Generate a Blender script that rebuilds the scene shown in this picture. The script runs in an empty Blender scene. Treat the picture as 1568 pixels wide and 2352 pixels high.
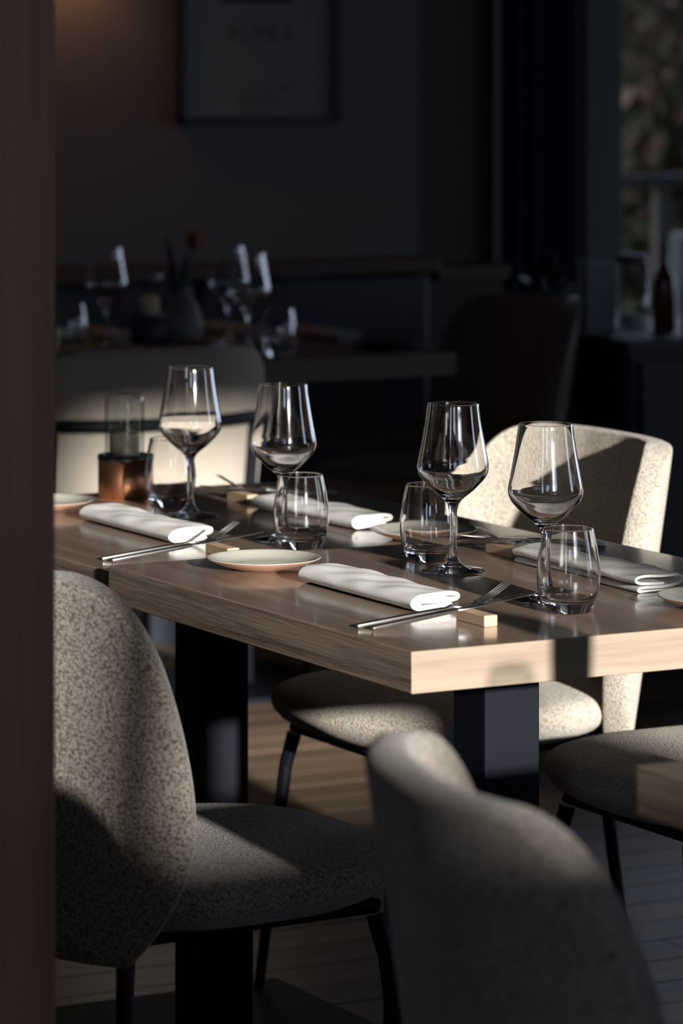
import bpy, bmesh, math, random
from math import sin, cos, pi, radians, sqrt, atan2
from mathutils import Vector, Matrix

random.seed(7)
C = bpy.context.scene.collection
S = bpy.context.scene

# ------------------------------------------------------------------ camera
# World: origin under the near corner of the front table, X across it, Y along it.
CAM = (-2.183, -3.839, 1.46)
YAW = atan2(0.4787, 0.878)
cd = bpy.data.cameras.new('camera')
cam = bpy.data.objects.new('camera', cd); C.objects.link(cam)
cam.location = CAM
cam.rotation_euler = (radians(90), 0, -YAW)
cd.sensor_fit = 'VERTICAL'; cd.sensor_height = 36; cd.sensor_width = 24
cd.lens = 9000 / 2352 * 36
cd.shift_y = -1126 / 2352
cd.clip_start = 0.1; cd.clip_end = 200
cd.dof.use_dof = True; cd.dof.focus_distance = 4.92; cd.dof.aperture_fstop = 5.6
S.camera = cam

# ------------------------------------------------------------------ world, sun, exposure
w = bpy.data.worlds.new('world'); S.world = w; w.use_nodes = True
wn = w.node_tree.nodes; wl = w.node_tree.links
bg = wn['Background']; bg.inputs[0].default_value = (0.54, 0.63, 0.80, 1); bg.inputs[1].default_value = 3.7
SUN_E, SUN_A = radians(12.0), radians(5.0)
sd = bpy.data.lights.new('sun', 'SUN'); sd.energy = 10.0; sd.angle = radians(1.2); sd.color = (1.0, 0.955, 0.895)
sun = bpy.data.objects.new('sun', sd); C.objects.link(sun)
sdir = Vector((-sin(SUN_A) * cos(SUN_E), -cos(SUN_A) * cos(SUN_E), sin(SUN_E)))   # towards the sun
sun.rotation_euler = sdir.to_track_quat('Z', 'Y').to_euler(); sun.location = (0, -12, 6)
S.view_settings.view_transform = 'Standard'; S.view_settings.look = 'None'
S.view_settings.gamma = 1; S.view_settings.use_curve_mapping = False
S.view_settings.exposure = 0.0
S.cycles.use_denoising = True
S.cycles.max_bounces = 14; S.cycles.transmission_bounces = 12; S.cycles.glossy_bounces = 6
S.cycles.diffuse_bounces = 3; S.cycles.transparent_max_bounces = 12
S.cycles.sample_clamp_indirect = 6.0
S.cycles.blur_glossy = 0.6

# ------------------------------------------------------------------ materials
def mat(name):
    m = bpy.data.materials.new(name); m.use_nodes = True
    return m, m.node_tree.nodes, m.node_tree.links, m.node_tree.nodes['Principled BSDF']

def plain(name, col, rough=0.6, metal=0.0, spec=0.5, bump=0.0, bscale=200.0):
    m, n, l, b = mat(name)
    b.inputs['Base Color'].default_value = (*col, 1); b.inputs['Roughness'].default_value = rough
    b.inputs['Metallic'].default_value = metal; b.inputs['Specular IOR Level'].default_value = spec
    if bump:
        tc = n.new('ShaderNodeTexCoord'); nz = n.new('ShaderNodeTexNoise'); bp = n.new('ShaderNodeBump')
        nz.inputs['Scale'].default_value = bscale; nz.inputs['Detail'].default_value = 4
        bp.inputs['Strength'].default_value = bump; bp.inputs['Distance'].default_value = 0.002
        l.new(tc.outputs['Object'], nz.inputs['Vector']); l.new(nz.outputs['Fac'], bp.inputs['Height'])
        l.new(bp.outputs['Normal'], b.inputs['Normal'])
    return m

def wood(name, dark, light, axis='Y', rough=0.4, scale=1.0, bump=0.15, coat=0.0, spec=0.5, lo=0.3, hi=0.72):
    """Straight-grained wood, the grain running along one local axis."""
    m, n, l, b = mat(name)
    tc = n.new('ShaderNodeTexCoord'); mp = n.new('ShaderNodeMapping')
    s = {'X': (1.2, 38, 38), 'Y': (38, 1.2, 38), 'Z': (38, 38, 1.2)}[axis]
    mp.inputs['Scale'].default_value = tuple(v * scale for v in s)
    a = n.new('ShaderNodeTexNoise'); a.inputs['Scale'].default_value = 1.0; a.inputs['Detail'].default_value = 6; a.inputs['Roughness'].default_value = .65
    a.inputs['Distortion'].default_value = 0.6
    mp2 = n.new('ShaderNodeMapping'); mp2.inputs['Scale'].default_value = tuple(v * scale * 7 for v in s)
    f = n.new('ShaderNodeTexNoise'); f.inputs['Scale'].default_value = 1.0; f.inputs['Detail'].default_value = 3
    l.new(tc.outputs['Object'], mp.inputs['Vector']); l.new(tc.outputs['Object'], mp2.inputs['Vector'])
    l.new(mp.outputs[0], a.inputs['Vector']); l.new(mp2.outputs[0], f.inputs['Vector'])
    mx = n.new('ShaderNodeMath'); mx.operation = 'MULTIPLY_ADD'; mx.inputs[1].default_value = 0.35
    l.new(f.outputs['Fac'], mx.inputs[0])
    sc = n.new('ShaderNodeMath'); sc.operation = 'MULTIPLY'; sc.inputs[1].default_value = 0.72
    l.new(a.outputs['Fac'], sc.inputs[0]); l.new(sc.outputs[0], mx.inputs[2])
    r = n.new('ShaderNodeValToRGB')
    r.color_ramp.elements[0].position = lo; r.color_ramp.elements[0].color = (*dark, 1)
    r.color_ramp.elements[1].position = hi; r.color_ramp.elements[1].color = (*light, 1)
    l.new(mx.outputs[0], r.inputs[0]); l.new(r.outputs[0], b.inputs['Base Color'])
    bp = n.new('ShaderNodeBump'); bp.inputs['Strength'].default_value = bump; bp.inputs['Distance'].default_value = 0.001
    l.new(f.outputs['Fac'], bp.inputs['Height']); l.new(bp.outputs[0], b.inputs['Normal'])
    b.inputs['Roughness'].default_value = rough; b.inputs['Coat Weight'].default_value = coat
    b.inputs['Coat Roughness'].default_value = 0.12
    b.inputs['Specular IOR Level'].default_value = spec
    return m

def fabric(name, light, dark, fleck=260.0, lo=0.36, hi=0.56, bump=0.6, bd=0.0022):
    m, n, l, b = mat(name)
    tc = n.new('ShaderNodeTexCoord')
    a = n.new('ShaderNodeTexNoise'); a.inputs['Scale'].default_value = fleck; a.inputs['Detail'].default_value = 3
    a.inputs['Distortion'].default_value = 0.2
    v = n.new('ShaderNodeTexVoronoi'); v.inputs['Scale'].default_value = fleck * 1.3
    big = n.new('ShaderNodeTexNoise'); big.inputs['Scale'].default_value = 14; big.inputs['Detail'].default_value = 3
    for q in (a, v, big): l.new(tc.outputs['Object'], q.inputs['Vector'])
    r = n.new('ShaderNodeValToRGB')
    r.color_ramp.elements[0].position = lo; r.color_ramp.elements[0].color = (*dark, 1)
    r.color_ramp.elements[1].position = hi; r.color_ramp.elements[1].color = (*light, 1)
    l.new(a.outputs['Fac'], r.inputs[0])
    hs = n.new('ShaderNodeHueSaturation'); mr = n.new('ShaderNodeMapRange')
    mr.inputs[3].default_value = .85; mr.inputs[4].default_value = 1.15
    l.new(big.outputs['Fac'], mr.inputs[0]); l.new(mr.outputs[0], hs.inputs['Value']); l.new(r.outputs[0], hs.inputs['Color'])
    l.new(hs.outputs[0], b.inputs['Base Color'])
    bp = n.new('ShaderNodeBump'); bp.inputs['Strength'].default_value = bump; bp.inputs['Distance'].default_value = bd
    ad = n.new('ShaderNodeMath'); ad.operation = 'SUBTRACT'
    l.new(a.outputs['Fac'], ad.inputs[0]); l.new(v.outputs['Distance'], ad.inputs[1])
    l.new(ad.outputs[0], bp.inputs['Height']); l.new(bp.outputs[0], b.inputs['Normal'])
    b.inputs['Roughness'].default_value = 0.95; b.inputs['Specular IOR Level'].default_value = 0.1
    b.inputs['Sheen Weight'].default_value = 0.25; b.inputs['Sheen Roughness'].default_value = 0.5
    return m

def glassmat(name, tint=(1, 1, 1), ior=1.48, rough=0.0):
    m, n, l, b = mat(name)
    b.inputs['Base Color'].default_value = (*tint, 1); b.inputs['Transmission Weight'].default_value = 1
    b.inputs['IOR'].default_value = ior; b.inputs['Roughness'].default_value = rough
    b.inputs['Coat Weight'].default_value = .6; b.inputs['Coat Roughness'].default_value = .07
    return m

def thin_glass(name, tint, ior=1.5):
    """Thin wall of glass: straight-through light plus its surface reflection."""
    m = bpy.data.materials.new(name); m.use_nodes = True; n = m.node_tree.nodes; l = m.node_tree.links
    n.remove(n['Principled BSDF']); out = n['Material Output']
    t = n.new('ShaderNodeBsdfTransparent'); t.inputs[0].default_value = (*tint, 1)
    g = n.new('ShaderNodeBsdfGlossy'); g.inputs['Roughness'].default_value = .03
    lw = n.new('ShaderNodeLayerWeight'); lw.inputs[0].default_value = .5
    p5 = n.new('ShaderNodeMath'); p5.operation = 'POWER'; p5.inputs[1].default_value = 4.0
    f = n.new('ShaderNodeMath'); f.operation = 'MULTIPLY_ADD'; f.inputs[1].default_value = .7; f.inputs[2].default_value = .05
    l.new(lw.outputs['Facing'], p5.inputs[0]); l.new(p5.outputs[0], f.inputs[0])
    mx = n.new('ShaderNodeMixShader'); l.new(f.outputs[0], mx.inputs[0]); l.new(t.outputs[0], mx.inputs[1]); l.new(g.outputs[0], mx.inputs[2])
    l.new(mx.outputs[0], out.inputs[0]); return m
M = {}
M['table'] = wood('oak_table', (.15, .102, .074), (.33, .24, .178), 'Y', .32, 1.0, .10, coat=.7)
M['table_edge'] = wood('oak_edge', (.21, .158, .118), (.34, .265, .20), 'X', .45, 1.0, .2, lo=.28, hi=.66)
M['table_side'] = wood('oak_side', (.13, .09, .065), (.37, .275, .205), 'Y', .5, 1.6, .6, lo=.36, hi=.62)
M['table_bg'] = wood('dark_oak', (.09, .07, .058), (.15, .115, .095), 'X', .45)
M['rest'] = wood('beech_block', (.42, .28, .18), (.58, .42, .29), 'Y', .5, 1.5, .1)
M['post'] = wood('red_brown_wood', (.27, .135, .10), (.46, .225, .165), 'Z', .5, .4, .1, lo=.35, hi=.65)
M['ledge'] = wood('ledge_wood', (.05, .026, .022), (.085, .044, .036), 'X', .5, .5)
M['plank'] = wood('floor_oak', (.10, .066, .044), (.25, .175, .12), 'X', .45, .7, .25)
M['fabric'] = fabric('speckled_boucle', (.56, .51, .43), (.27, .225, .18), 330, .36, .52, .8)
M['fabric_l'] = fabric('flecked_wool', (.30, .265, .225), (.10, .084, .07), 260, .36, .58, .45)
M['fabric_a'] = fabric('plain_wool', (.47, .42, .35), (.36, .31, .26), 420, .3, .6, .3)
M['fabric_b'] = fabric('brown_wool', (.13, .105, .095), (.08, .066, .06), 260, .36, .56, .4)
M['black'] = plain('black_powder_coat', (.007, .0085, .013), .6, 0, .10, .35, 900)
M['blackleg'] = plain('black_tube', (.006, .007, .011), .5, 0, .15)
M['steel'] = plain('polished_steel', (.66, .65, .63), .24, 1.0)
M['napkin'] = plain('white_linen', (.80, .79, .76), .9, 0, .15, .25, 900)
M['glaze'] = plain('grey_green_glaze', (.50, .49, .43), .12, 0, .6)
M['clay'] = plain('pink_clay', (.62, .36, .26), .55)
M['glass'] = glassmat('clear_glass')
M['glass_smoke'] = thin_glass('jar_glass', (.93, .945, .94))
M['wax'] = plain('cream_wax', (.80, .70, .50), .45)
M['wax'].node_tree.nodes['Principled BSDF'].inputs['Subsurface Weight'].default_value = .25
M['wax'].node_tree.nodes['Principled BSDF'].inputs['Subsurface Radius'].default_value = (.02, .012, .006)
M['wick'] = plain('wick', (.02, .018, .015), .9)
M['darkrim'] = plain('dark_metal_rim', (.10, .11, .115), .3, 1)
M['lamp_shade'] = plain('lamp_shade', (.25, .12, .07), .4, 1)
# brushed copper
m, n, l, b = mat('brushed_copper')
tc = n.new('ShaderNodeTexCoord'); mp = n.new('ShaderNodeMapping'); mp.inputs['Scale'].default_value = (30, 30, 900)
nz = n.new('ShaderNodeTexNoise'); nz.inputs['Scale'].default_value = 1; nz.inputs['Detail'].default_value = 3
bp = n.new('ShaderNodeBump'); bp.inputs['Strength'].default_value = .12; bp.inputs['Distance'].default_value = .0005
l.new(tc.outputs['Object'], mp.inputs[0]); l.new(mp.outputs[0], nz.inputs['Vector']); l.new(nz.outputs['Fac'], bp.inputs['Height'])
l.new(bp.outputs[0], b.inputs['Normal']); b.inputs['Base Color'].default_value = (.78, .36, .20, 1)
b.inputs['Metallic'].default_value = 1; b.inputs['Roughness'].default_value = .34
M['copper'] = m
M['wall'] = plain('grey_plaster', (.17, .155, .15), .9, 0, .2, .2, 60)
M['wall_dark'] = plain('dark_plaster', (.07, .07, .08), .9)
M['pier'] = plain('dark_pier_paint', (.075, .06, .062), .8)
M['blueblack'] = plain('curtain_black', (.028, .036, .058), .95, 0, .1)
M['frame_grey'] = plain('grey_frame_paint', (.06, .07, .08), .6)
M['ceiling'] = plain('ceiling_paint', (.20, .20, .21), .9)
M['leather'] = plain('navy_leather', (.036, .037, .056), .5, 0, .4, .2, 120)
M['paper'] = plain('poster_paper', (.20, .20, .195), .7)
M['ink'] = plain('poster_ink', (.07, .07, .078), .8)
M['ink_dark'] = plain('poster_ink_dark', (.014, .015, .02), .8)
M['frame_black'] = plain('picture_frame_black', (.016, .018, .030), .4)
M['cabinet'] = plain('cabinet_dark', (.028, .033, .050), .5)
M['pane'] = glassmat('window_glass'); M['pane'].node_tree.nodes['Principled BSDF'].inputs['Coat Weight'].default_value = 0
M['ground'] = plain('paving', (.02, .021, .02), .9, 0, .2, .5, 20)
M['outwall'] = plain('exterior_wall', (.014, .016, .012), .9)
M['ceramic'] = plain('white_ceramic', (.24, .22, .20), .5)
M['stem'] = plain('dark_leaf', (.012, .028, .026), .5)
M['flower'] = plain('orange_petal', (.20, .05, .03), .6)
M['bluebox'] = plain('pale_blue_card', (.20, .24, .26), .6)
M['white'] = plain('white_wax', (.50, .55, .62), .6)
M['brownglass'] = plain('brown_bottle', (.09, .035, .022), .25)
M['leaf_green'] = plain('leaf_olive', (.060, .058, .022), .7)
M['leaf_rust'] = plain('leaf_rust', (.12, .062, .034), .7)
M['bark'] = plain('bark', (.06, .045, .035), .9)
M['rail'] = plain('terrace_rail', (.012, .013, .018), .6)
M['railpost'] = plain('pale_post', (.09, .075, .055), .7)
M['stone'] = plain('stone_cap', (.12, .135, .14), .8)

# ------------------------------------------------------------------ helpers
def link(name, me, m=None, parent=None, loc=(0, 0, 0), smooth=False):
    o = bpy.data.objects.new(name, me); C.objects.link(o); o.location = loc
    if m is not None:
        for k in (m if isinstance(m, (list, tuple)) else [m]): me.materials.append(k)
    if parent is not None: o.parent = parent
    if smooth:
        me.polygons.foreach_set('use_smooth', [True] * len(me.polygons)); me.update()
    return o

def obj(name, bm, m, parent=None, loc=(0, 0, 0), smooth=False):
    me = bpy.data.meshes.new(name); bmesh.ops.recalc_face_normals(bm, faces=bm.faces[:]); bm.to_mesh(me); bm.free()
    return link(name, me, m, parent, loc, smooth)

def tag(o, label, cat, group=None):
    o['label'] = label; o['category'] = cat
    if group: o['group'] = group
    return o

def thing(name, label, cat, loc=(0, 0, 0), rotz=0, group=None):
    o = bpy.data.objects.new(name, None); C.objects.link(o); o.location = loc; o.rotation_euler = (0, 0, rotz)
    o.empty_display_size = .05
    return tag(o, label, cat, group)

def struct(o): o['kind'] = 'structure'; return o

def copy_tree(o, parent=None):
    c = o.copy(); C.objects.link(c)
    if parent is not None: c.parent = parent
    for ch in list(o.children): copy_tree(ch, c)
    return c

def box(bm, x0, x1, y0, y1, z0, z1, bev=0.0, seg=2):
    r = bmesh.ops.create_cube(bm, size=1)
    for v in r['verts']:
        v.co = Vector(((x0 + x1) / 2 + v.co.x * (x1 - x0), (y0 + y1) / 2 + v.co.y * (y1 - y0), (z0 + z1) / 2 + v.co.z * (z1 - z0)))
    if bev:
        es = list({e for v in r['verts'] for e in v.link_edges})
        bmesh.ops.bevel(bm, geom=es, offset=bev, segments=seg, affect='EDGES', profile=.5)

def boxo(name, dims, m, parent=None, bev=0.0, loc=(0, 0, 0), seg=2):
    bm = bmesh.new(); box(bm, *dims, bev=bev, seg=seg); return obj(name, bm, m, parent, loc)

def tube(bm, pts, rads, n=10, cap=True, sx=1.0):
    """A tapering round bar through the points."""
    pts = [Vector(p) for p in pts]
    if not isinstance(rads, (list, tuple)): rads = [rads] * len(pts)
    rings = []; up = None
    for i, p in enumerate(pts):
        d = (pts[min(i + 1, len(pts) - 1)] - pts[max(i - 1, 0)]).normalized()
        if up is None:
            up = Vector((0, 0, 1)) if abs(d.z) < .9 else Vector((1, 0, 0))
        a = d.cross(up).normalized(); bb = a.cross(d).normalized(); up = bb
        rings.append([bm.verts.new(p + rads[i] * (cos(2 * pi * k / n) * a * sx + sin(2 * pi * k / n) * bb)) for k in range(n)])
    for r0, r1 in zip(rings, rings[1:]):
        for k in range(n): bm.faces.new((r0[k], r0[(k + 1) % n], r1[(k + 1) % n], r1[k]))
    if cap: bm.faces.new(rings[0]); bm.faces.new(rings[-1])

def lathe(bm, prof, n=48, flute=0.0, nf=24):
    rings = []
    for r, z in prof:
        if r < 1e-6: rings.append([bm.verts.new((0, 0, z))])
        else: rings.append([bm.verts.new(((r + flute * r * abs(sin(nf * pi * k / n))) * cos(2 * pi * k / n), (r + flute * r * abs(sin(nf * pi * k / n))) * sin(2 * pi * k / n), z)) for k in range(n)])
    for a, b_ in zip(rings, rings[1:]):
        if len(a) == 1 and len(b_) == 1: continue
        for k in range(n):
            k2 = (k + 1) % n
            if len(a) == 1: bm.faces.new((a[0], b_[k2], b_[k]))
            elif len(b_) == 1: bm.faces.new((a[k], a[k2], b_[0]))
            else: bm.faces.new((a[k], a[k2], b_[k2], b_[k]))

def spline(pts, per=6):
    """Catmull-Rom through 2-D or 3-D points."""
    P = [Vector((*p, 0)[:3]) for p in pts]; out = []
    for i in range(len(P) - 1):
        p0 = P[max(i - 1, 0)]; p1 = P[i]; p2 = P[i + 1]; p3 = P[min(i + 2, len(P) - 1)]
        for k in range(per):
            t = k / per
            out.append(.5 * ((2 * p1) + (p2 - p0) * t + (2 * p0 - 5 * p1 + 4 * p2 - p3) * t * t + (3 * p1 - p0 - 3 * p2 + p3) * t ** 3))
    out.append(P[-1]); return out

def sheet_mesh(grid):
    bm = bmesh.new(); V = [[bm.verts.new(p) for p in row] for row in grid]
    for a, b_ in zip(V, V[1:]):
        for k in range(len(a) - 1): bm.faces.new((a[k], a[k + 1], b_[k + 1], b_[k]))
    return bm

# ------------------------------------------------------------------ room shell
ROOM = dict(x0=-4.0, x1=6.4, y0=-6.0, yb=4.9, yf=6.2, zc=3.05)
# floor slab with separate planks where they can be seen
floor = struct(boxo('floor', (ROOM['x0'] - .2, ROOM['x1'] + .2, ROOM['y0'] - .2, 6.4, -.20, -.012), M['plank']))
rowh = .115; proto = {}
y = -1.6; row = 0
while y < 4.85:
    x = -1.2 - random.random() * .9
    while x < 3.7:
        L = random.choice((1.1, 1.3, 1.5)); key = L
        if key not in proto:
            bm = bmesh.new(); box(bm, -L / 2 + .0012, L / 2 - .0012, -rowh / 2 + .0012, rowh / 2 - .0012, -.012, 0, bev=.0012, seg=1)
            me = bpy.data.meshes.new('floor_plank'); bm.to_mesh(me); bm.free(); me.materials.append(M['plank']); proto[key] = me
        o = bpy.data.objects.new('floor_plank', proto[key]); C.objects.link(o); o.parent = floor
        o.location = (x + L / 2, y + rowh / 2, random.uniform(-.0004, .0004)); x += L
    y += rowh; row += 1
# plank tone varies from board to board
nt = M['plank'].node_tree; oi = nt.nodes.new('ShaderNodeObjectInfo'); hs = nt.nodes.new('ShaderNodeHueSaturation'); mr = nt.nodes.new('ShaderNodeMapRange')
mr.inputs[3].default_value = .6; mr.inputs[4].default_value = 1.35
pb = nt.nodes['Principled BSDF']; src = pb.inputs['Base Color'].links[0].from_socket
nt.links.new(oi.outputs['Random'], mr.inputs[0]); nt.links.new(mr.outputs[0], hs.inputs['Value']); nt.links.new(src, hs.inputs['Color']); nt.links.new(hs.outputs[0], pb.inputs['Base Color'])

struct(boxo('ceiling', (ROOM['x0'] - .2, ROOM['x1'] + .4, ROOM['y0'] - .4, 6.4, ROOM['zc'], ROOM['zc'] + .45), M['ceiling']))
struct(boxo('wall_back', (ROOM['x0'], 2.806, 4.9, 5.05, -.01, ROOM['zc']), M['wall']))
struct(boxo('wall_pier', (2.806, 3.03, 4.93, 5.05, -.01, ROOM['zc']), M['pier']))
struct(boxo('trim_1', (3.03, 3.052, 4.90, 5.05, -.01, ROOM['zc']), M['ledge'], bev=.003))
bm = bmesh.new(); xa, xb = ROOM['x0'] - .15, ROOM['x0']
box(bm, xa, xb, -6.2, 5.05, -.01, .6); box(bm, xa, xb, -6.2, 5.05, 2.7, ROOM['zc'])
for a, b_ in ((-6.2, -5.4), (-4.3, 5.05)): box(bm, xa, xb, a, b_, .6, 2.7)  # unseen window gap added so skylight reaches the post and chair backs
struct(obj('wall_left', bm, M['wall_dark']))
# unseen near wall: high openings spaced and blocked to place sun patches and shade
SILL, HEAD = 1.85, 2.60
bm = bmesh.new()
box(bm, ROOM['x0'] - .15, ROOM['x1'] + .3, -6.2, -6.0, -.01, SILL)
box(bm, ROOM['x0'] - .15, ROOM['x1'] + .3, -6.2, -6.0, HEAD, ROOM['zc'])
for a, b_ in ((-4.15, -3.4), (-2.2, -1.03), (-.88, -.78), (-.08, .13), (.90, 6.7)):
    box(bm, a, b_, -6.2, -6.0, SILL, HEAD)
struct(obj('wall_near', bm, M['wall_dark']))
# right wall with tall windows that let the cool daylight in
bm = bmesh.new()
box(bm, 6.4, 6.6, -6.2, 6.4, -.01, .25); box(bm, 6.4, 6.6, -6.2, 6.4, 2.75, ROOM['zc'])
for a, b_ in ((-6.2, -4.4), (-2.9, 1.5), (3.1, 3.5), (5.1, 6.4)): box(bm, 6.4, 6.6, a, b_, .25, 2.75)
struct(obj('wall_right', bm, M['wall_dark']))
# far glazed front to the right of the pier
bm = bmesh.new()
box(bm, 3.30, 3.415, 4.88, 4.98, 0, 2.85, bev=.004); box(bm, 3.415, 6.4, 4.88, 4.98, 2.75, 2.85); box(bm, 3.415, 6.4, 4.88, 4.98, 0, .08)
box(bm, 4.85, 4.95, 4.88, 4.98, .08, 2.75)
wf = struct(obj('window_1', bm, M['frame_grey']))
boxo('window_pane', (3.415, 4.85, 4.925, 4.935, .08, 2.75), M['pane'], wf)
struct(boxo('wall_far', (3.30, 6.6, 4.90, 5.05, 2.85, ROOM['zc']), M['wall_dark']))
# dark curtain between pier and window, folded
g = []
for k in range(61):
    x = 3.055 + k * .24 / 60; g.append([(x, 4.93 + .022 * sin(k * .9) + .006 * sin(k * .37), z) for z in (0.02, .7, 1.4, 2.1, 2.84)])
cu = obj('curtain', sheet_mesh(g), M['blueblack'], smooth=True); cu.modifiers.new('t', 'SOLIDIFY').thickness = .006
tag(cu, 'floor-length black curtain hanging beside the grey window frame', 'curtain')

struct(boxo('exterior_sun_blocker', (-4.15, 18, -6.2, 6.4, 3.5, 7.0), M['outwall']))  # unseen mass added above the ceiling, keeps sun off the terrace and trees
# outside: paving, terrace balustrade, trees in autumn leaf
struct(boxo('ground', (-30, 40, -30, 40, -.5, -.21), M['ground']))
rl = thing('terrace_railing', 'dark terrace railing with pale uprights beyond the window', 'railing', (0, 0, 0))
boxo('rail', (3.2, 8.4, 7.20, 7.26, .905, .945), M['rail'], rl)
for k in range(24):
    boxo('post', (3.33 + k * .215, 3.33 + k * .215 + .05, 7.21, 7.25, -.2, .905), M['railpost'], rl)
tag(boxo('terrace_planter', (5.0, 7.9, 7.0, 7.07, -.2, .76), M['stone'], bev=.01), 'long pale stone planter in front of the terrace railing', 'planter')

def tree(name, label, loc, h, r, lm, seed, nleaf=4200):
    rnd = random.Random(seed)
    t = thing(name, label, 'tree', loc)
    bm = bmesh.new(); tube(bm, [(0, 0, 0), (.05, .02, h * .4), (-.04, .05, h * .8)], [.10, .07, .03], 8)
    for k in range(7):
        a = rnd.uniform(0, 6.28); zz = rnd.uniform(.3, .7) * h
        tube(bm, [(0, 0, zz), (cos(a) * r * .5, sin(a) * r * .5, zz + .35), (cos(a) * r * .9, sin(a) * r * .9, zz + .6)], [.035, .02, .008], 6)
    obj('trunk', bm, M['bark'], t)
    bm = bmesh.new()
    cl = [(rnd.gauss(0, r * .5), rnd.gauss(0, r * .35), rnd.uniform(.15, 1.0) * h) for _ in range(34)]
    for k in range(nleaf):
        c = rnd.choice(cl); p = Vector((rnd.gauss(c[0], .16), rnd.gauss(c[1], .16), rnd.gauss(c[2], .16)))
        q = Vector((rnd.uniform(-1, 1), rnd.uniform(-1, 1), rnd.uniform(-1, 1))).normalized(); s = q.orthogonal().normalized()
        ln = rnd.uniform(.10, .19); u = q.cross(s)
        a = bm.verts.new(p); b2 = bm.verts.new(p + s * ln * .5 + u * ln * .28); c2 = bm.verts.new(p + s * ln); d2 = bm.verts.new(p + s * ln * .5 - u * ln * .28)
        f = bm.faces.new((a, b2, c2, d2)); f.material_index = 1 if rnd.random() < .32 else 0
    o = obj('foliage', bm, [M['leaf_green'], M['leaf_rust']], t); o['kind'] = 'stuff'
    return t
tree('tree', 'olive and rust coloured tree beyond the terrace, beside the window frame', (6.9, 9.8, -.2), 3.0, .9, None, 3)
tree('tree', 'wide olive tree behind the terrace railing, cut by the photo edge', (8.6, 12.4, -.2), 3.6, 1.3, None, 9)
struct(boxo('exterior_wall', (0, 16, 15.0, 15.3, -.21, 6.0), M['outwall']))

# left: wood-clad post close to the camera
struct(boxo('wall_post', (-.95, -.619, -.398, -.20, -.01, ROOM['zc']), M['post'], bev=.004))

# banquette along the back wall with a wooden ledge
bn = thing('banquette', 'navy leather wall bench with a reddish wooden ledge above its back', 'bench', (0, 0, 0))
boxo('base', (-1.2, 2.78, 4.42, 4.86, 0, .30), M['cabinet'], bn)
for k in range(6):
    x0 = -1.2 + k * .6633
    boxo('seat_cushion', (x0 + .003, x0 + .660, 4.36, 4.80, .30, .45), M['leather'], bn, bev=.025, seg=3)
    boxo('back_cushion', (x0 + .003, x0 + .660, 4.78, 4.875, .40, .825), M['leather'], bn, bev=.02, seg=3)
boxo('ledge', (-1.2, 2.80, 4.77, 4.898, .826, .862), M['ledge'], bn, bev=.004)
boxo('ledge', (2.81, 3.02, 4.80, 4.925, .80, .836), M['ledge'], bn, bev=.004)
boxo('side_panel', (2.79, 3.02, 4.84, 4.928, 0, .80), M['pier'], bn)

# framed poster
pf = thing('framed_poster', 'framed pale poster with faded lettering in a thin black frame', 'poster', (0, 0, 0))
px0, px1, pz0, pz1 = 2.112, 2.566, 1.205, 1.86
bm = bmesh.new()
for d in ((px0, px0 + .018, pz0, pz1), (px1 - .018, px1, pz0, pz1), (px0, px1, pz0, pz0 + .018), (px0, px1, pz1 - .018, pz1)):
    box(bm, d[0], d[1], 4.868, 4.899, d[2], d[3], bev=.002, seg=1)
obj('frame', bm, M['frame_black'], pf)
pp = boxo('print', (px0 + .012, px1 - .012, 4.884, 4.890, pz0 + .012, pz1 - .012), M['paper'], pf)
def text(s, size, x, z, m, y=4.8835, sy=1.0):
    cu = bpy.data.curves.new('lettering', 'FONT'); cu.body = s; cu.size = size; cu.align_x = 'CENTER'; cu.extrude = .0003
    o = bpy.data.objects.new('lettering', cu); C.objects.link(o); o.parent = pp; o.location = (x, y, z); o.rotation_euler = (radians(90), 0, 0)
    cu.materials.append(m); bpy.context.view_layer.update()
    me = bpy.data.meshes.new_from_object(o); mt = bpy.data.objects.new('lettering', me); C.objects.link(mt)
    mt.parent = pp; mt.location = o.location; mt.rotation_euler = o.rotation_euler
    bpy.data.objects.remove(o); return mt
text('KUPKA', .058, 2.345, 1.412, M['ink'])
text('7. V - 3. IX 1989', .026, 2.345, 1.286, M['ink'])
text('grand palais', .024, 2.34, 1.258, M['ink'])
boxo('printed_block', (2.235, 2.43, 4.8828, 4.8842, 1.508, 1.78), M['ink_dark'], pp)

# wall lamp, just above the picture's top left
wlamp = thing('wall_lamp', 'warm copper wall lamp glowing on the plaster at upper left', 'lamp', (1.80, 4.78, 1.72))
bm = bmesh.new(); lathe(bm, [(.05, -.06), (.052, -.06), (.052, .10), (.0, .102)], 32); obj('lamp_shade', bm, M['lamp_shade'], wlamp, smooth=True)
bm = bmesh.new(); tube(bm, [(0, .01, .06), (0, .12, .06)], .008); obj('bracket', bm, M['black'], wlamp)
m, n, l, b = mat('warm_bulb'); b.inputs['Emission Color'].default_value = (1, .55, .28, 1); b.inputs['Emission Strength'].default_value = 3
bm = bmesh.new(); bmesh.ops.create_uvsphere(bm, u_segments=16, v_segments=10, radius=.022); bmesh.ops.translate(bm, verts=bm.verts, vec=(0, 0, .02)); obj('bulb', bm, m, wlamp, smooth=True)
ld = bpy.data.lights.new('lamp_light', 'POINT'); ld.energy = 1.7; ld.color = (1, .52, .26); ld.shadow_soft_size = .02
lo = bpy.data.objects.new('lamp_light', ld); C.objects.link(lo); lo.parent = wlamp; lo.location = (0, 0, -.03)

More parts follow.
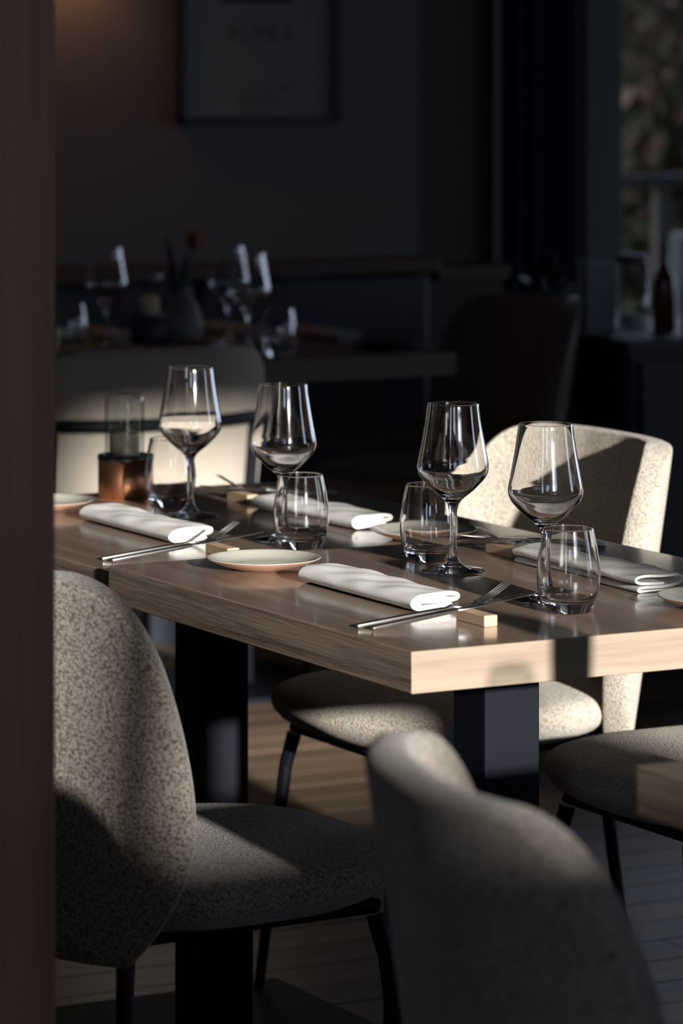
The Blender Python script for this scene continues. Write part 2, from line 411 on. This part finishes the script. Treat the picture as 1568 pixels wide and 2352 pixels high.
# ------------------------------------------------------------------ tables
def table(label, x0, x1, y0, y1, z, group=None, tm=None):
    t = thing('dining_table', label, 'table', ((x0 + x1) / 2, (y0 + y1) / 2, 0), 0, group)
    hx, hy = (x1 - x0) / 2, (y1 - y0) / 2
    bm = bmesh.new(); box(bm, -hx, hx, -hy, hy, z - .048, z, bev=.0012, seg=2)
    bmesh.ops.recalc_face_normals(bm, faces=bm.faces[:])
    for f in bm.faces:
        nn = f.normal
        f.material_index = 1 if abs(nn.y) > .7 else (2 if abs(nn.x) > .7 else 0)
    obj('tabletop', bm, tm or [M['table'], M['table_edge'], M['table_side']], t)
    boxo('column', (-.04, .04, -.04, .04, .012, z - .056), M['black'], t, bev=.003)
    boxo('base_plate', (-.22, .22, -.22, .22, 0, .012), M['black'], t, bev=.002)
    boxo('mounting_plate', (-.15, .15, -.15, .15, z - .056, z - .048), M['black'], t)
    return t
table('sunlit oak table nearest the camera, its pale end face in full sun', 0, .70, 0, .80, .750)
table('oak table butted behind the sunlit one and set a centimetre lower', .005, .70, .804, 1.60, .740)
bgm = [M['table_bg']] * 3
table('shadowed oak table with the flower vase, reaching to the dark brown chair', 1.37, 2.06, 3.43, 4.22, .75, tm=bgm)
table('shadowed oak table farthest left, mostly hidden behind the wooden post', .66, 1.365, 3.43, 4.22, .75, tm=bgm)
table('oak table whose corner just enters at lower right', -.145, .58, -1.49, -.69, .75)

# ------------------------------------------------------------------ chairs
def plan(a):
    """Half plan curve of the shell at seat level, a = arc length from the middle of the back."""
    if a < .03: return (-.24, a), (-1, 0)
    th = (a - .03) / .25; return (.01 - .25 * cos(th), .03 + .25 * sin(th)), (-cos(th), sin(th))

RIM = [(.385, .19), (.43, .235), (.49, .275), (.56, .293), (.64, .290), (.71, .281), (.77, .264), (.81, .238), (.832, .205), (.84, .16)]
def shell_mesh():
    na = 24; g = []
    for z, am in RIM:
        row = []
        for i in range(-na, na + 1):
            a = abs(i) / na * am; sg = 1 if i >= 0 else -1
            (x, yy), nrm = plan(a); q = (z - .42) / .42
            row.append((x - .065 * q, sg * yy * (1.03 + .04 * q), z))
        g.append(row)
    return sheet_mesh(g)

def seat_mesh(z0=.402, z1=.482, hx=.245, hy=.235, ex=2.6):
    bm = bmesh.new(); n = 48; rings = []
    prof = [(0.0, z0), (.55, z0 + .002), (.82, z0 + .012), (.95, z0 + .032), (1.0, z0 + .050), (.985, z0 + .066), (.93, z0 + .076), (.75, z1 + .001), (.45, z1 + .005), (.0, z1 + .006)]
    for r, z in prof:
        if r == 0: rings.append([bm.verts.new((0, 0, z))]); continue
        rr = []
        for k in range(n):
            t = 2 * pi * k / n; c, s_ = cos(t), sin(t)
            rr.append(bm.verts.new((hx * r * abs(c) ** (2 / ex) * (1 if c > 0 else -1), hy * r * abs(s_) ** (2 / ex) * (1 if s_ > 0 else -1), z)))
        rings.append(rr)
    for a, b_ in zip(rings, rings[1:]):
        for k in range(n):
            k2 = (k + 1) % n
            if len(a) == 1: bm.faces.new((a[0], b_[k2], b_[k]))
            elif len(b_) == 1: bm.faces.new((a[k], a[k2], b_[0]))
            else: bm.faces.new((a[k], a[k2], b_[k2], b_[k]))
    return bm

def chair(label, loc, rot, fm, bar=False, group=None, legm=None):
    t = thing('upholstered_chair', label, 'chair', loc, rot, group)
    legm = legm or M['blackleg']
    s = obj('seat', seat_mesh(), fm, t, smooth=True); sm = s.modifiers.new('s', 'SUBSURF'); sm.levels = sm.render_levels = 1
    bk = obj('backrest', shell_mesh(), fm, t, smooth=True)
    so = bk.modifiers.new('t', 'SOLIDIFY'); so.thickness = .042; so.offset = 0
    sb = bk.modifiers.new('s', 'SUBSURF'); sb.levels = sb.render_levels = 2
    bm = bmesh.new()
    for yy in (-.15, .15): tube(bm, [(-.17, yy, .408), (.17, yy, .408)], .009, 8)
    for xx in (-.17, .17): tube(bm, [(xx, -.15, .408), (xx, .15, .408)], .009, 8)
    obj('seat_frame', bm, legm, t)
    for xx in (-1, 1):
        for yy in (-1, 1):
            bm = bmesh.new(); tube(bm, [(xx * .17, yy * .15, .398), (xx * .178, yy * .162, .35), (xx * .205, yy * .20, .0)], [.0115, .0105, .0078], 10); obj('leg', bm, legm, t)
    if bar:
        bm = bmesh.new(); P = []
        for i in range(-10, 11):
            a = abs(i) / 10 * .20; (x, yy), nn = plan(a); q = (.69 - .42) / .42
            P.append((x - .065 * q + nn[0] * .033, (1 if i >= 0 else -1) * (yy * (1 + .05 * q) + nn[1] * .033), .70))
        e0, e1 = P[0], P[-1]
        P = [(-.20, e0[1] + .01, .37), (e0[0] + .03, e0[1], .50), (e0[0] + .005, e0[1], .68)] + P + [(e1[0] + .005, e1[1], .68), (e1[0] + .03, e1[1], .50), (-.20, e1[1] - .01, .37)]
        tube(bm, P, .0125, 10); obj('back_rail', bm, legm, t, smooth=True)
    return t
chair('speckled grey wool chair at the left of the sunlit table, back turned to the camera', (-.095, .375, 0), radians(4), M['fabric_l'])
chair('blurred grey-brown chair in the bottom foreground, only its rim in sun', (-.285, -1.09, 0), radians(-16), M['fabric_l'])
chair('cream boucle chair across the table, its curved back half sun half shade', (.725, 1.18, 0), pi, M['fabric'])
chair('boucle chair at right whose rounded seat front shows beside the black column', (.80, .53, 0), pi, M['fabric'])
chair('beige wool chair with a black metal rail around its back, before the shadowed table', (1.075, 3.13, 0), pi / 2, M['fabric_a'], bar=True)
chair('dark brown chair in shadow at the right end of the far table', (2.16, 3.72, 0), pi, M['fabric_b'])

# ------------------------------------------------------------------ glassware
def wine_parts():
    out_ = [(.0330, .2170), (.0338, .2150), (.0363, .195), (.0395, .175), (.0432, .155), (.0455, .143), (.0464, .136), (.0455, .129), (.0420, .1215), (.0350, .1135), (.0250, .1035), (.0155, .0960), (.0098, .0905), (.0070, .0855)]
    inn = [(.0322, .2170), (.0330, .2150), (.0355, .195), (.0387, .175), (.0424, .155), (.0446, .143), (.0453, .136), (.0444, .1300), (.0408, .1232), (.0335, .1158), (.0235, .1070), (.0140, .1010), (.0065, .0985), (0, .0980)]
    o = spline(out_, 4); i = spline(inn, 4)
    rim = [(.0330, .2172), (.0326, .2174), (.0322, .2172)]
    bowl = [(p.x, p.y) for p in reversed(o)] + rim + [(max(p.x, 0), p.y) for p in i]
    stem = [(p.x, p.y) for p in spline([(.0070, .0855), (.0052, .078), (.0044, .065), (.0043, .045), (.0050, .028), (.0072, .0160), (.0105, .0105)], 4)]
    foot = [(p.x, p.y) for p in spline([(.0105, .0105), (.016, .0070), (.026, .0046), (.036, .0030), (.0405, .0022), (.0414, .0013), (.0405, .0005), (.030, .0003), (.012, .0006)], 3)] + [(0, .0008)]
    return bowl, stem, foot
BOWL, STEM, FOOT = wine_parts()
def lathe_mesh(name, prof, m, n=72, **k):
    bm = bmesh.new(); lathe(bm, prof, n, **k); me = bpy.data.meshes.new(name)
    bmesh.ops.recalc_face_normals(bm, faces=bm.faces[:]); bm.to_mesh(me); bm.free()
    me.materials.append(m); me.polygons.foreach_set('use_smooth', [True] * len(me.polygons)); return me
def fix_out(me, want):
    """want: (index-free) check that the first polygons face outwards."""
    p = me.polygons[0]; c = p.center; rad = Vector((c.x, c.y, 0))
    if rad.dot(p.normal) < 0 and want: me.flip_normals()
W = [lathe_mesh('bowl', BOWL, M['glass']), lathe_mesh('stem', STEM, M['glass'], 48), lathe_mesh('foot', FOOT, M['glass'])]
for me in W[:2]: fix_out(me, True)
pz = W[2].polygons[0]
if pz.normal.z < 0: W[2].flip_normals()
def wine_glass(label, x, y, z, group='wine glasses on the sunlit tables', rot=0, name='wine_glass'):
    t = thing(name, label, 'wine glass', (x, y, z), rot, group)
    for nm, me in zip(('bowl', 'stem', 'foot'), W):
        o = bpy.data.objects.new(nm, me); C.objects.link(o); o.parent = t
    return t
tb_o = spline([(.0300, .1010), (.0322, .090), (.0352, .075), (.0376, .058), (.0384, .045), (.0376, .032), (.0348, .018), (.0305, .006), (.0285, .0012)], 5)
tb_i = spline([(.0289, .1010), (.0311, .090), (.0341, .075), (.0365, .058), (.0372, .045), (.0362, .033), (.0335, .0225), (.0280, .0165), (.018, .0145)], 5)
TUMB = [(0, .0004), (.015, .0006), (.0268, .0004)] + [(p.x, p.y) for p in reversed(tb_o)] + [(.0297, .1015), (.0292, .1015)] + [(p.x, p.y) for p in tb_i] + [(0, .0140)]
TM = lathe_mesh('tumbler', TUMB, M['glass'], 72)
if TM.polygons[0].normal.z > 0: TM.flip_normals()
def tumbler(label, x, y, z, group='tumblers on the sunlit tables'):
    o = bpy.data.objects.new('tumbler', TM); C.objects.link(o); o.location = (x, y, z)
    return tag(o, label, 'tumbler', group)
wine_glass('wine glass nearest the copper candle holder, in front of the beige chair', .354, 1.274, .740)
wine_glass('wine glass standing behind the middle tumbler, second from left', .3525, .98, .740)
wine_glass('wine glass whose whole stem and foot show beside the white napkin', .367, .537, .750)
wine_glass('rightmost wine glass, seen before the half-shaded chair back', .338, .262, .750)
tumbler('tumbler beside the copper candle holder, half behind a wine glass', .38, 1.394, .740)
tumbler('tumbler in the middle of the table in front of the second wine glass', .334, .893, .740)
tumbler('tumbler behind the stem of the wine glass by the white napkin', .389, .638, .750)
tumbler('largest tumbler in view, nearest the sunlit table end', .314, .1705, .750)

# ------------------------------------------------------------------ candle holder
def candle_holder(label, x, y, z, bm_base, group=None):
    t = thing('candle_holder', label, 'candle holder', (x, y, z), 0, group)
    k = [(0, .0), (.0385, .0), (.0400, .0015), (.0400, .0565), (.0370, .0565), (.0370, .050), (0, .050)]
    o = link('base', lathe_mesh('base', k, bm_base, 72), None, t)
    o = link('rim', lathe_mesh('rim', [(.0370, .0565), (.0404, .0565), (.0410, .0575), (.0410, .0635), (.0400, .0645), (.0330, .0645), (.0325, .0600), (.0370, .0565)], M['darkrim'], 72), None, t)
    go = spline([(.0300, .055), (.0302, .10), (.0302, .140), (.0298, .149), (.0280, .1545), (.0240, .1568), (.012, .1575)], 4)
    gi = spline([(.0276, .055), (.0278, .10), (.0278, .139), (.0272, .147), (.0250, .1515), (.0200, .1530), (.010, .1535)], 4)
    prof = [(.0276, .0548)] + [(.0300, .0548)] + [(p.x, p.y) for p in go] + [(0, .1576)]
    prof2 = [(0, .1537)] + [(p.x, p.y) for p in reversed(gi)] + [(.0276, .0548)]
    bm = bmesh.new(); lathe(bm, prof, 72); lathe(bm, prof2, 72); bmesh.ops.remove_doubles(bm, verts=bm.verts, dist=1e-5)
    obj('glass_shade', bm, M['glass_smoke'], t, smooth=True)
    link('candle', lathe_mesh('candle', [(0, .0505), (.0225, .0505), (.0228, .054), (.0228, .096), (.0215, .0985), (.014, .1025), (.006, .1045), (0, .105)], M['wax'], 48), None, t)
    bm = bmesh.new(); tube(bm, [(0, 0, .104), (.001, 0, .112)], .0009, 6); obj('wick', bm, M['wick'], t)
    return t
candle_holder('copper candle holder with an upturned glass jar over a cream candle', .3716, 1.533, .740, M['copper'])

# ------------------------------------------------------------------ plates
def plate(label, x, y, z, r=.0745, group='side plates on the sunlit tables'):
    t = thing('side_plate', label, 'plate', (x, y, z), 0, group)
    s = r / .0745
    out_ = [(0, .0010), (.030, .0010), (.034, .0002), (.038, .0010), (.052, .0048), (.066, .0102), (.0735, .0138)]
    rim = [(.0745, .0146), (.0740, .0154)]
    inn = [(.0725, .0150), (.066, .0122), (.055, .0078), (.044, .0052), (.034, .0046), (0, .0044)]
    bm = bmesh.new(); lathe(bm, [(a * s, b_ * s) for a, b_ in out_ + rim[:1]], 72); obj('foot_side', bm, M['clay'], t, smooth=True)
    bm = bmesh.new(); lathe(bm, [(a * s, b_ * s) for a, b_ in rim + inn], 72); obj('glazed_top', bm, M['glaze'], t, smooth=True)
    return t
plate('grey-glazed side plate with pink clay underside between two napkins', .164, .677, .750)
plate('side plate behind the tumbler and stem, at the far table edge', .527, .893, .740)
plate('side plate cut off by the right edge of the photo', .495, .118, .750)
plate('side plate half hidden behind the wooden post at left', .198, 1.449, .740)

# ------------------------------------------------------------------ napkins
NP1 = [(.014, .0100), (.050, .0112), (.0640, .0120), (.0690, .0150), (.0640, .0180), (.036, .0190), (.014, .0175), (.0050, .0105), (.012, .0040), (.034, .0026), (.054, .0026), (.0590, .0048), (.0540, .0068), (.018, .0070)]
NP2 = [(.046, .0112), (.020, .0112), (.0100, .0125), (.0062, .0158), (.0110, .0192), (.040, .0212), (.066, .0204), (.0740, .0155), (.0690, .0098), (.046, .0070), (.016, .0064), (.0095, .0040), (.0150, .0018), (.040, .0017), (.066, .0024)]
def napkin(label, x, y, z, L, prof, rot=0.0, seed=1, th=.0046, wm=1.0):
    rnd = random.Random(seed)
    c = spline(prof, 7); n = len(c); lo_, hi_ = [], []
    for i, p in enumerate(c):
        d = (c[min(i + 1, n - 1)] - c[max(i - 1, 0)]).normalized(); nn = Vector((-d.y, d.x, 0))
        lo_.append(p - nn * th / 2); hi_.append(p + nn * th / 2)
    d0 = (c[0] - c[1]).normalized(); d1 = (c[-1] - c[-2]).normalized()
    poly = lo_ + [c[-1] + d1 * th * .45] + hi_[::-1] + [c[0] + d0 * th * .45]
    ns = 30; g = []
    ph = [rnd.uniform(0, 6.28) for _ in range(4)]
    for j in range(ns + 1):
        yy = L * j / ns; row = []
        for p in poly:
            k = p.y / .021
            z_ = p.y * (1 + .05 * sin(yy * 26 + ph[0] + p.x * 50) * k + .03 * sin(yy * 61 + ph[1] - p.x * 80) * k) + .0006 * k * sin(yy * 90 + p.x * 120 + ph[2])
            xx = p.x * wm + .0008 * sin(yy * 30 + ph[3]) * k
            row.append(Vector((xx, yy, max(z_, .0001))))
        g.append(row + [row[0]])
    bm = bmesh.new(); V = []
    for row in g:
        vs = [bm.verts.new(p) for p in row[:-1]]; V.append(vs)
    m_ = len(V[0])
    for a, b_ in zip(V, V[1:]):
        for k in range(m_): bm.faces.new((a[k], a[(k + 1) % m_], b_[(k + 1) % m_], b_[k]))
    for e in (V[0], V[-1]):
        for i in range(n - 1): bm.faces.new((e[i], e[i + 1], e[2 * n - i - 1], e[2 * n - i]))
        bm.faces.new((e[n - 1], e[n], e[n + 1])); bm.faces.new((e[0], e[2 * n], e[2 * n + 1]))
    if prof is NP1:
        box(bm, .012, .058, .0012, L - .0012, .0030, .0158, bev=.002, seg=2)
    o = obj('folded_napkin', bm, M['napkin'], None, (x, y, z), smooth=True); o.rotation_euler = (0, 0, rot)
    try:
        o.data.set_sharp_from_angle(angle=radians(50))
    except Exception: pass
    return tag(o, label, 'napkin', 'folded white napkins on the sunlit tables')
napkin('white napkin folded flat at the front of the sunlit table, beside the front fork', .140, .254, .750, .287, NP1, 0, 2)
napkin('white napkin folded flat at left, in front of the copper candle holder', .190, 1.016, .740, .294, NP1, 0, 5)
napkin('white napkin at the far edge, seen through the middle tumbler', .480, 1.019, .740, .286, NP1, radians(3), 8)
napkin('greyish shaded napkin seen through the largest tumbler, folds showing at its end', .460, .257, .750, .312, NP2, radians(-2), 11, th=.0034)

# ------------------------------------------------------------------ cutlery
def loft(bm, secs, close=True):
    """secs: list of (x, y, z, half width, half thickness); rounded rectangular sections."""
    rings = []
    for x, y_, z, hw, ht in secs:
        ring = []
        for k in range(12):
            t = 2 * pi * k / 12 + pi / 12; c, s_ = cos(t), sin(t)
            ring.append(bm.verts.new((x, y_ + hw * abs(c) ** .55 * (1 if c > 0 else -1), z + ht * abs(s_) ** .55 * (1 if s_ > 0 else -1))))
        rings.append(ring)
    for a, b_ in zip(rings, rings[1:]):
        for k in range(12): bm.faces.new((a[k], a[(k + 1) % 12], b_[(k + 1) % 12], b_[k]))
    bm.faces.new(rings[0]); bm.faces.new(rings[-1])
HANDLE = [(0, 0, 0, .0026, .0024), (.003, 0, 0, .0030, .0028), (.05, 0, 0, .0040, .0030), (.095, 0, 0, .0048, .0028), (.112, 0, 0, .0042, .0024), (.120, 0, 0, .0030, .0018)]
def mesh_of(name, secs_list, m):
    bm = bmesh.new()
    for s in secs_list: loft(bm, s)
    bmesh.ops.recalc_face_normals(bm, faces=bm.faces[:])
    me = bpy.data.meshes.new(name); bm.to_mesh(me); bm.free(); me.materials.append(m)
    me.polygons.foreach_set('use_smooth', [True] * len(me.polygons))
    try: me.set_sharp_from_angle(angle=radians(40))
    except Exception: pass
    return me
HM = mesh_of('handle', [HANDLE], M['steel'])
BLADE = mesh_of('blade', [[(.117, 0, 0, .0030, .0018), (.124, 0, 0, .0060, .0012), (.135, .001, 0, .0088, .0009), (.18, .001, 0, .0092, .0008), (.212, .0, 0, .0070, .0007), (.226, -.003, 0, .0025, .0005)]], M['steel'])
HEADF = mesh_of('fork_head', [[(.117, 0, 0, .0030, .0018), (.126, 0, .0004, .0024, .0018), (.136, 0, -.0008, .0040, .0013), (.146, 0, -.0028, .0088, .0011), (.156, 0, -.0024, .0105, .0010), (.162, 0, -.0010, .0107, .0010)]], M['steel'])
tn = [[(.160, q, -.0014, .0019, .0010), (.172, q * .98, .0022, .0016, .0009), (.186, q * .95, .0080, .0014, .0008), (.198, q * .92, .0136, .0011, .0007), (.203, q * .92, .0158, .0005, .0004)] for q in (-.0088, -.0030, .0030, .0088)]
TINES = [mesh_of('tine', [t_], M['steel']) for t_ in tn]
TILT = -math.asin(.0150 / .137)
def fork(label, x, y, z, rz, tilt=TILT):
    t = thing('fork', label, 'fork', (x, y, z + .0032), 0, 'forks on the sunlit tables'); t.rotation_euler = (0, tilt, rz)
    for nm, me in (('handle', HM), ('fork_head', HEADF)): 
        o = bpy.data.objects.new(nm, me); C.objects.link(o); o.parent = t
    hd = o
    for me in TINES: q = bpy.data.objects.new('tine', me); C.objects.link(q); q.parent = hd
    return t
def knife(label, x, y, z, rz, tilt=TILT):
    t = thing('table_knife', label, 'knife', (x, y, z + .0032), 0, 'knives on the sunlit tables'); t.rotation_euler = (0, tilt, rz)
    for nm, me in (('handle', HM), ('blade', BLADE)):
        o = bpy.data.objects.new(nm, me); C.objects.link(o); o.parent = t
    return t
def rest(label, x, y, z):
    o = boxo('cutlery_rest', (-.009, .009, -.0335, .0335, 0, .0135), M['rest'], None, bev=.0012, loc=(x, y, z), seg=2)
    return tag(o, label, 'cutlery rest', 'wooden cutlery rests')
rest('small beech block under the front fork and knife', .172, .1475, .750)
rest('small beech block just left of the pink-rimmed plate', .2075, .8815, .740)
rest('small beech block at the far edge behind the left wine glasses', .502, 1.396, .740)
rest('small beech block touching the greyish shaded napkin', .506, .6405, .750)
fork('fork with raised tines nearest the table end, beside the white napkin', .026, .1735, .750, radians(-1.5))
knife('knife nearest the table end, its blade running behind the largest tumbler', .033, .1500, .750, radians(2.5))
fork('fork with raised tines in front of the left napkin', .040, .9050, .740, radians(-1))
knife('knife left of the pink-rimmed plate, handle at the table corner', .045, .8840, .740, radians(0))
fork('fork at the far edge with tines pointing up left', .665, 1.405, .740, radians(180))
knife('knife at the far edge behind the left wine glasses', .655, 1.385, .740, radians(178))
fork('dark fork lying over the block beside the greyish shaded napkin', .660, .632, .750, radians(180))
knife('knife beside the shaded napkin with its blade behind the middle stem', .672, .655, .750, radians(180))

# ------------------------------------------------------------------ things on the far table
wine_glass('blurred wine glass at the left end of the far table', 1.472, 3.937, .75, 'glasses on the far table')
wine_glass('blurred wine glass just right of the ribbed vase', 1.732, 3.861, .75, 'glasses on the far table')
wine_glass('blurred wine glass second to the right of the ribbed vase', 1.642, 3.589, .75, 'glasses on the far table')
tumbler('blurred tumbler nearest the left end of the far table', 1.364, 3.892, .75, 'tumblers on the far table')
tumbler('blurred tumbler right of the far wine glasses', 1.683, 3.53, .75, 'tumblers on the far table')
v = thing('flower_vase', 'ribbed pale ceramic vase on the far table', 'vase', (1.689, 4.00, .75))
vp = [(0, 0), (.036, 0), (.041, .006)] + [(p.x, p.y) for p in spline([(.041, .006), (.0425, .025), (.040, .050), (.031, .078), (.020, .098), (.014, .108), (.015, .114)], 4)] + [(.012, .114), (.011, .105), (0, .09)]
bm = bmesh.new(); lathe(bm, vp, 144, flute=.05, nf=24); obj('body', bm, M['ceramic'], v, smooth=True)
tu = thing('tulip', 'orange-red tulip with long dark leaves standing in the ribbed vase', 'flower', (1.689, 4.00, .75))
bm = bmesh.new(); tube(bm, [(0, 0, .03), (.004, 0, .12), (.028, .004, .205)], [.0028, .0028, .0024], 8); obj('stem', bm, M['stem'], tu)
for pth, wd in (([(0, 0, .06), (-.012, .0, .12), (-.020, .0, .17), (-.042, .0, .232)], .016), ([(0, 0, .06), (.006, .004, .12), (.016, .006, .165), (.010, .008, .190)], .011)):
    g = []; P = spline(pth, 5)
    for i, p in enumerate(P):
        s = i / (len(P) - 1); ww = wd * (sin(pi * min(1, .12 + s * .88)) ** .7)
        g.append([p + Vector((-ww * .8, .5 * ww, 0)), p + Vector((0, -.2 * ww, 0)), p + Vector((ww * .8, .5 * ww, 0))])
    o = obj('leaf', sheet_mesh(g), M['stem'], tu, smooth=True); o.modifiers.new('t', 'SOLIDIFY').thickness = .001
for k in range(6):
    a = k * pi / 3; g = []
    for i in range(7):
        s = i / 6; rr = .004 + .014 * sin(pi * min(s * 1.05, 1) * .8); zz = .200 + .042 * s; hw = .013 * sin(pi * (.1 + .85 * s))
        row = []
        for q in (-1, 0, 1):
            aa = a + q * hw / max(rr, .006); row.append((.028 + rr * cos(aa), .004 + rr * sin(aa), zz))
        g.append(row)
    o = obj('petal', sheet_mesh(g), M['flower'], tu, smooth=True); o.modifiers.new('t', 'SOLIDIFY').thickness = .001
candle_holder('dark-based candle holder left of the ribbed vase on the far table', 1.60, 3.99, .75, M['cabinet'])
def flat_napkin(label, x, y, rz):
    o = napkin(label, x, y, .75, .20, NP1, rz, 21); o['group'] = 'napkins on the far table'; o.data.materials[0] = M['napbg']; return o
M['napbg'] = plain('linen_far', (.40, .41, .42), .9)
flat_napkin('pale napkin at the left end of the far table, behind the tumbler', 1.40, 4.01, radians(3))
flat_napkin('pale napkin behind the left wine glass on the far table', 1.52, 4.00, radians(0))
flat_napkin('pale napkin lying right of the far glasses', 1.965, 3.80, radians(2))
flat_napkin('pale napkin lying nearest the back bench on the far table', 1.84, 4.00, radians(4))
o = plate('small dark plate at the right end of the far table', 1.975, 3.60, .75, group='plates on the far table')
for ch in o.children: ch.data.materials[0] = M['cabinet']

# ------------------------------------------------------------------ service cabinet at right with its things
sc_ = thing('service_cabinet', 'low dark service cabinet before the window', 'cabinet', (3.35, 3.78, 0))
boxo('body', (-.78, .9, -.25, .25, .06, .72), M['cabinet'], sc_, bev=.003)
boxo('top', (-.80, .92, -.27, .27, .72, .75), M['cabinet'], sc_, bev=.003)
boxo('plinth', (-.70, .88, -.22, .22, 0, .06), M['cabinet'], sc_)
for k in range(3):
    d = boxo('door', (-.76 + k * .55, -.22 + k * .55, -.268, -.25, .09, .70), M['cabinet'], sc_, bev=.002)
    bm = bmesh.new(); tube(bm, [(-.24 + k * .53, -.285, .45), (-.24 + k * .53, -.285, .58)], .005); obj('handle', bm, M['blackleg'], d)
tag(boxo('menu_stack', (-.038, .038, -.02, .02, 0, .165), M['bluebox'], None, bev=.003, loc=(2.60, 3.72, .75)), 'upright pale blue-grey menu box at the left end of the cabinet', 'menu box')
j = thing('storage_jar', 'glass jar with a wooden lid holding a white candle', 'jar', (2.767, 3.829, .75))
bm = bmesh.new(); lathe(bm, [(0, 0), (.036, 0), (.038, .003), (.038, .150), (.0355, .150), (.0355, .006), (0, .006)], 48); obj('body', bm, M['glass_smoke'], j, smooth=True)
bm = bmesh.new(); lathe(bm, [(0, .151), (.038, .151), (.039, .153), (.036, .170), (0, .172)], 48); obj('lid', bm, M['ledge'], j)
cnd = tag(link('white_candle', lathe_mesh('white_candle', [(0, .0), (.029, 0), (.030, .002), (.030, .022), (.029, .024), (0, .024)], M['white'], 32), None, None, (2.767, 3.829, .757)), 'short white candle inside the wooden-lidded jar', 'candle')
for k, (x, y, h) in enumerate(((2.770, 3.700, .20), (2.80, 3.625, .17), (2.88, 3.65, .21))):
    b_ = tag(link('bottle', lathe_mesh('bottle', [(0, 0), (.024, 0), (.026, .003), (.026, h * .55), (.022, h * .64), (.010, h * .75), (.009, h * .96), (.011, h), (0, h)], M['brownglass'], 32), None, None, (x, y, .75)),
             ('brown bottle next to the wooden-lidded jar', 'shortest brown bottle on the cabinet', 'brown bottle farthest right on the cabinet')[k], 'bottle', 'brown bottles on the cabinet')
pl = thing('leafy_plant', 'dark leafy plant on the cabinet beside the menu box', 'plant', (2.63, 4.0, .75))
bm = bmesh.new(); lathe(bm, [(0, 0), (.032, 0), (.042, .07), (.039, .07), (.030, .06), (0, .06)], 32); obj('pot', bm, M['cabinet'], pl)
rnd = random.Random(4)
for k in range(26):
    a = rnd.uniform(0, 6.28); e = rnd.uniform(.2, 1.2); L = rnd.uniform(.10, .19)
    d = Vector((cos(a) * cos(e), sin(a) * cos(e), sin(e))); P = [Vector((0, 0, .06)) + d * L * s + Vector((0, 0, -.05 * s * s)) for s in (0, .3, .55, .8, 1)]
    sd_ = d.cross(Vector((0, 0, 1))).normalized()
    g = [[p + sd_ * w_ * s, p - Vector((0, 0, .003)), p - sd_ * w_ * s] for p, w_, s in zip(P, (.002, .003, .022, .018, .001), (1, 1, 1, 1, 1))]
    o = obj('leaf', sheet_mesh(g), M['stem'], pl, smooth=True); o.modifiers.new('t', 'SOLIDIFY').thickness = .0008


# on the table at lower right, beyond the frame: casters added for the small shadows on the sunlit table's end face
candle_holder('copper candle holder added on the lower right table, out of frame, as a shadow caster', .055, -.86, .750, M['copper'])
pm = thing('shadow_mill', 'dark wooden pepper mill added out of frame at lower right to cast a shadow band', 'pepper mill', (.142, -.80, .750))
link('body', lathe_mesh('body', [(0, 0), (.028, 0), (.0290, .004), (.0290, .030), (.0280, .080), (.0280, .130), (.0288, .162), (0, .162)], M['ledge'], 40), None, pm)
link('cap', lathe_mesh('cap', [(0, .163), (.0285, .163), (.0290, .170), (.0285, .200), (.022, .210), (.006, .213), (0, .214)], M['ledge'], 40), None, pm)
link('knob', lathe_mesh('knob', [(0, .214), (.006, .214), (.007, .219), (.004, .225), (0, .226)], M['steel'], 24), None, pm)
